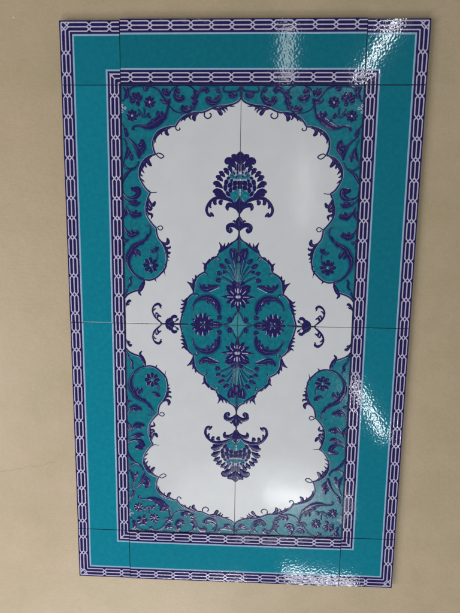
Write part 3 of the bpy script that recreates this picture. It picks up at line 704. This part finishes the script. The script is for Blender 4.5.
N12 = [(k+.5)*10/3 for k in range(12)]
def border_tile(x0, y0, x1, y1, shift, side, lap, tone=1.0):
    """side: which panel edge the tile lies along"""
    g_ = G
    cx, cy = (x0+x1)/2, (y0+y1)/2
    body = tile_body(x0+g_, y0+g_-lap, x1-g_, y1-g_, 'band_teal')
    t = body.build('border_tile', panel, origin=(cx, cy), smooth=False)
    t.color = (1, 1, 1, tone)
    t.location = ((cx+shift[0])*CM, 0, (cy+shift[1])*CM); t.rotation_euler = (0, math.radians(shift[2]), 0)
    d = g_+.025
    clip = [((x0+d, 0, 0), (-1, 0, 0)), ((x1-d, 0, 0), (1, 0, 0)), ((0, y0+d-lap, 0), (0, -1, 0)), ((0, y1-d, 0), (0, 1, 0))]
    for inner in (0, 1):
        if side == 'T': put = (lambda u, v: (x0+u, y1-v)) if not inner else (lambda u, v: (x0+u, y0+v))
        if side == 'B': put = (lambda u, v: (x0+u, y0+v)) if not inner else (lambda u, v: (x0+u, y1-v))
        if side == 'L': put = (lambda u, v: (x0+v, y0+u)) if not inner else (lambda u, v: (x1-v, y0+u))
        if side == 'R': put = (lambda u, v: (x1-v, y0+u)) if not inner else (lambda u, v: (x0+v, y0+u))
        ms = Mesh(); band(ms, put, 0, 40, N12)
        if inner and lap: rect(ms, x0, y0-lap, x1, y0, H1+.006, 'band_navy')
        fix_normals(ms)
        ms.build('interlace_band', t, clip=clip, origin=(cx, cy), smooth=False)
    return t

def corner_tile(sx, sy, shift, tone=1.0):
    # built for the top left corner, mirrored for the others
    body = tile_body(-30+G, 40+G, -20-G, 50-G, 'band_teal')
    ox, oy = sx*25., sy*45.
    t = body.build('corner_tile', panel, sx, sy, origin=(ox, oy), smooth=False)
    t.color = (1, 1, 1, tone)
    t.location = ((ox+shift[0])*CM, 0, (oy+shift[1])*CM); t.rotation_euler = (0, math.radians(shift[2]), 0)
    d = G+.025
    clip = [((-30+d, 0, 0), (-1, 0, 0)), ((-20-d, 0, 0), (1, 0, 0)), ((0, 40+d, 0), (0, -1, 0)), ((0, 50-d, 0), (0, 1, 0))]
    kw = dict(sx=sx, sy=sy, clip=clip, origin=(ox, oy))
    # outer angle
    ms = Mesh()
    top = lambda u, v: (-30+u, 50-v)
    lef = lambda u, v: (-30+v, 50-u)
    rect(ms, -30, 50-BAND, -20, 50, H1+.006, 'band_navy'); rect(ms, -30, 40, -30+BAND, 50-BAND, H1+.006, 'band_navy')
    stroke(ms, [top(10, PALE+.02), top(PALE+.02, PALE+.02), top(PALE+.02, 10)], [.29], 'pale', .006, H1+.004, smooth=False, cap=False)
    for put in (top, lef):
        strands(ms, put, 2.0, 10, [5.0, 25/3], H1+.008)
        S = lambda *p: stroke(ms, [put(*q) for q in p], [ST], 'strand', .008, H1+.009, smooth=False, cap=False)
        S((2.02, AM), (AM, AM)); S((2.02, AP), (AP, AP)); S((2.02, MD), (1.55, MD), (1.29, 1.29))
        S((1.75, AM), (1.055, 1.055)); S((1.6, MD), (.85, AM+.02))
    fix_normals(ms); ms.build('interlace_angle', t, smooth=False, **kw)
    # inner angle, hugging the tile's inner corner
    ms = Mesh()
    a_ = lambda u, v: (-20-u, 40+v)
    b2_ = lambda u, v: (-20-v, 40+u)
    rect(ms, -20-BAND, 40, -20, 40+BAND, H1+.006, 'band_navy')
    stroke(ms, [a_(0, PALE+.02), a_(PALE+.02, PALE+.02), a_(PALE+.02, 0)], [.29], 'pale', .006, H1+.004, smooth=False, cap=False)
    for put in (a_, b2_):
        S = lambda *p: stroke(ms, [put(*q) for q in p], [ST], 'strand', .008, H1+.009, smooth=False, cap=False)
        S((0, AM), (AM, AM)); S((0, MD), (.8, MD), (.92, .92)); S((0, AP), (1.25, AP), (1.5, 1.5)); S((1.0, 1.0), (1.8, 1.8)); S((1.2, AP), (AP, AP))
    fix_normals(ms); ms.build('interlace_angle', t, smooth=False, **kw)
    return t

for sx in (1, -1):
    for sy in (1, -1): centre_tile(sx, sy)
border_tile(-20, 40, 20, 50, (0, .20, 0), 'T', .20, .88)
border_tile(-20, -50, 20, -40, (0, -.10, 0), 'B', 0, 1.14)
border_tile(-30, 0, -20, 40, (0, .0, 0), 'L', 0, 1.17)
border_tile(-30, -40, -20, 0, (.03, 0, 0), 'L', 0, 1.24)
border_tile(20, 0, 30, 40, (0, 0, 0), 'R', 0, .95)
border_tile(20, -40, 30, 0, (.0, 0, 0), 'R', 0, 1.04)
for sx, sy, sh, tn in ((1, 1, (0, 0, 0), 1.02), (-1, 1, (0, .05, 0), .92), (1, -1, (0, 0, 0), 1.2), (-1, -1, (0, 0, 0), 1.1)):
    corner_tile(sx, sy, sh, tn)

# ------------------------------------------------------------ camera (solved from the tile joints)
Rm = Matrix(CAM_R); Cp = CAM_C
Mx = Matrix(((1, 0, 0), (0, 0, -1), (0, 1, 0)))
cam = bpy.data.cameras.new('camera'); cam.sensor_fit = 'VERTICAL'; cam.sensor_height = 24
cam.lens = 24*CAM_F/613; cam.clip_start = .01; cam.clip_end = 100
co = bpy.data.objects.new('camera', cam); col.objects.link(co)
m4 = (Mx @ Rm.transposed()).to_4x4(); m4.translation = W(*Cp); co.matrix_world = m4
scene.camera = co

# ------------------------------------------------------------ light
def lamp(name, pos, size, power, color, aim=(0, 0, .8), sy=None, spread=None):
    l = bpy.data.lights.new(name, 'AREA'); l.energy = power; l.color = color; l.size = size*CM
    if sy: l.shape = 'RECTANGLE'; l.size_y = sy*CM
    if spread: l.spread = math.radians(spread)
    o = bpy.data.objects.new(name, l); col.objects.link(o); o.location = W(*pos)
    o.rotation_euler = (W(*aim)-W(*pos)).to_track_quat('-Z', 'Y').to_euler()
    return o
def mirror_lamp(name, px, py, dist, size, power, color, sy=None):
    """an added lamp, set so its reflection is seen at panel point (px, py)"""
    p = Vector((px, py, 0)); c = Vector(Cp); d = p-c; d.z = -d.z; d.normalize()
    q = p+d*dist
    return lamp(name, tuple(q), size, power, color, aim=(px, py, 0), sy=sy)
lamp('daylight_opening', (-235, -80, 190), 150, 56, (1.0, .965, .945), sy=180)
lamp('floor_daylight', (-70, -275, 190), 170, 46, (1.0, .975, .94), sy=60)
lamp('upper_room_light', (-60, 210, 220), 80, 3, (1.0, .84, .60))
mirror_lamp('lower_glint_lamp', 10.3, -32.43, 300, 40, 1.8, (.95, .98, 1), sy=7)  # unseen lamp added for the glare on the lower white glaze
mirror_lamp('lower_sheen_lamp', 5.07, -32.82, 310, 150, 5.0, (.95, .98, 1), sy=60).data.shape = 'ELLIPSE'  # broad unseen lamp added to lay a sheen over the lower tiles
mirror_lamp('bottom_glint_lamp', 16.58, -49.33, 300, 56, 2.1, (.92, .97, 1), sy=5)  # added lamp for the sparkle along the bottom border
a = mirror_lamp('right_glint_lamp', 23.81, -14.87, 300, 3, 1.8, (.92, .97, 1), sy=50); a.rotation_euler.rotate_axis('Z', math.radians(32))  # added lamp, turned to slant the streak on the right border
a = mirror_lamp('upper_glint_lamp', 22.07, 45.66, 300, 3, 1.8, (.92, .97, 1), sy=48); a.rotation_euler.rotate_axis('Z', math.radians(-35))  # added lamp, turned for the slanted streak at the top right corner
mirror_lamp('top_glint_lamp', 7.37, 44.93, 300, 9, .7, (.92, .97, 1), sy=36)  # added lamp for the sparkle on the top border tile
mirror_lamp('white_streak_lamp', 10.91, 23.44, 300, 9, .8, (1, .98, .94), sy=60)  # added lamp for a faint upright streak on the white glaze
w = bpy.data.worlds.new('World'); scene.world = w; w.use_nodes = True
bg = w.node_tree.nodes['Background']; bg.inputs[0].default_value = (*WORLD[:3], 1); bg.inputs[1].default_value = WORLD[3]
scene.view_settings.view_transform = 'Standard'; scene.view_settings.look = 'None'
scene.view_settings.exposure = EXPOSURE; scene.view_settings.gamma = 1
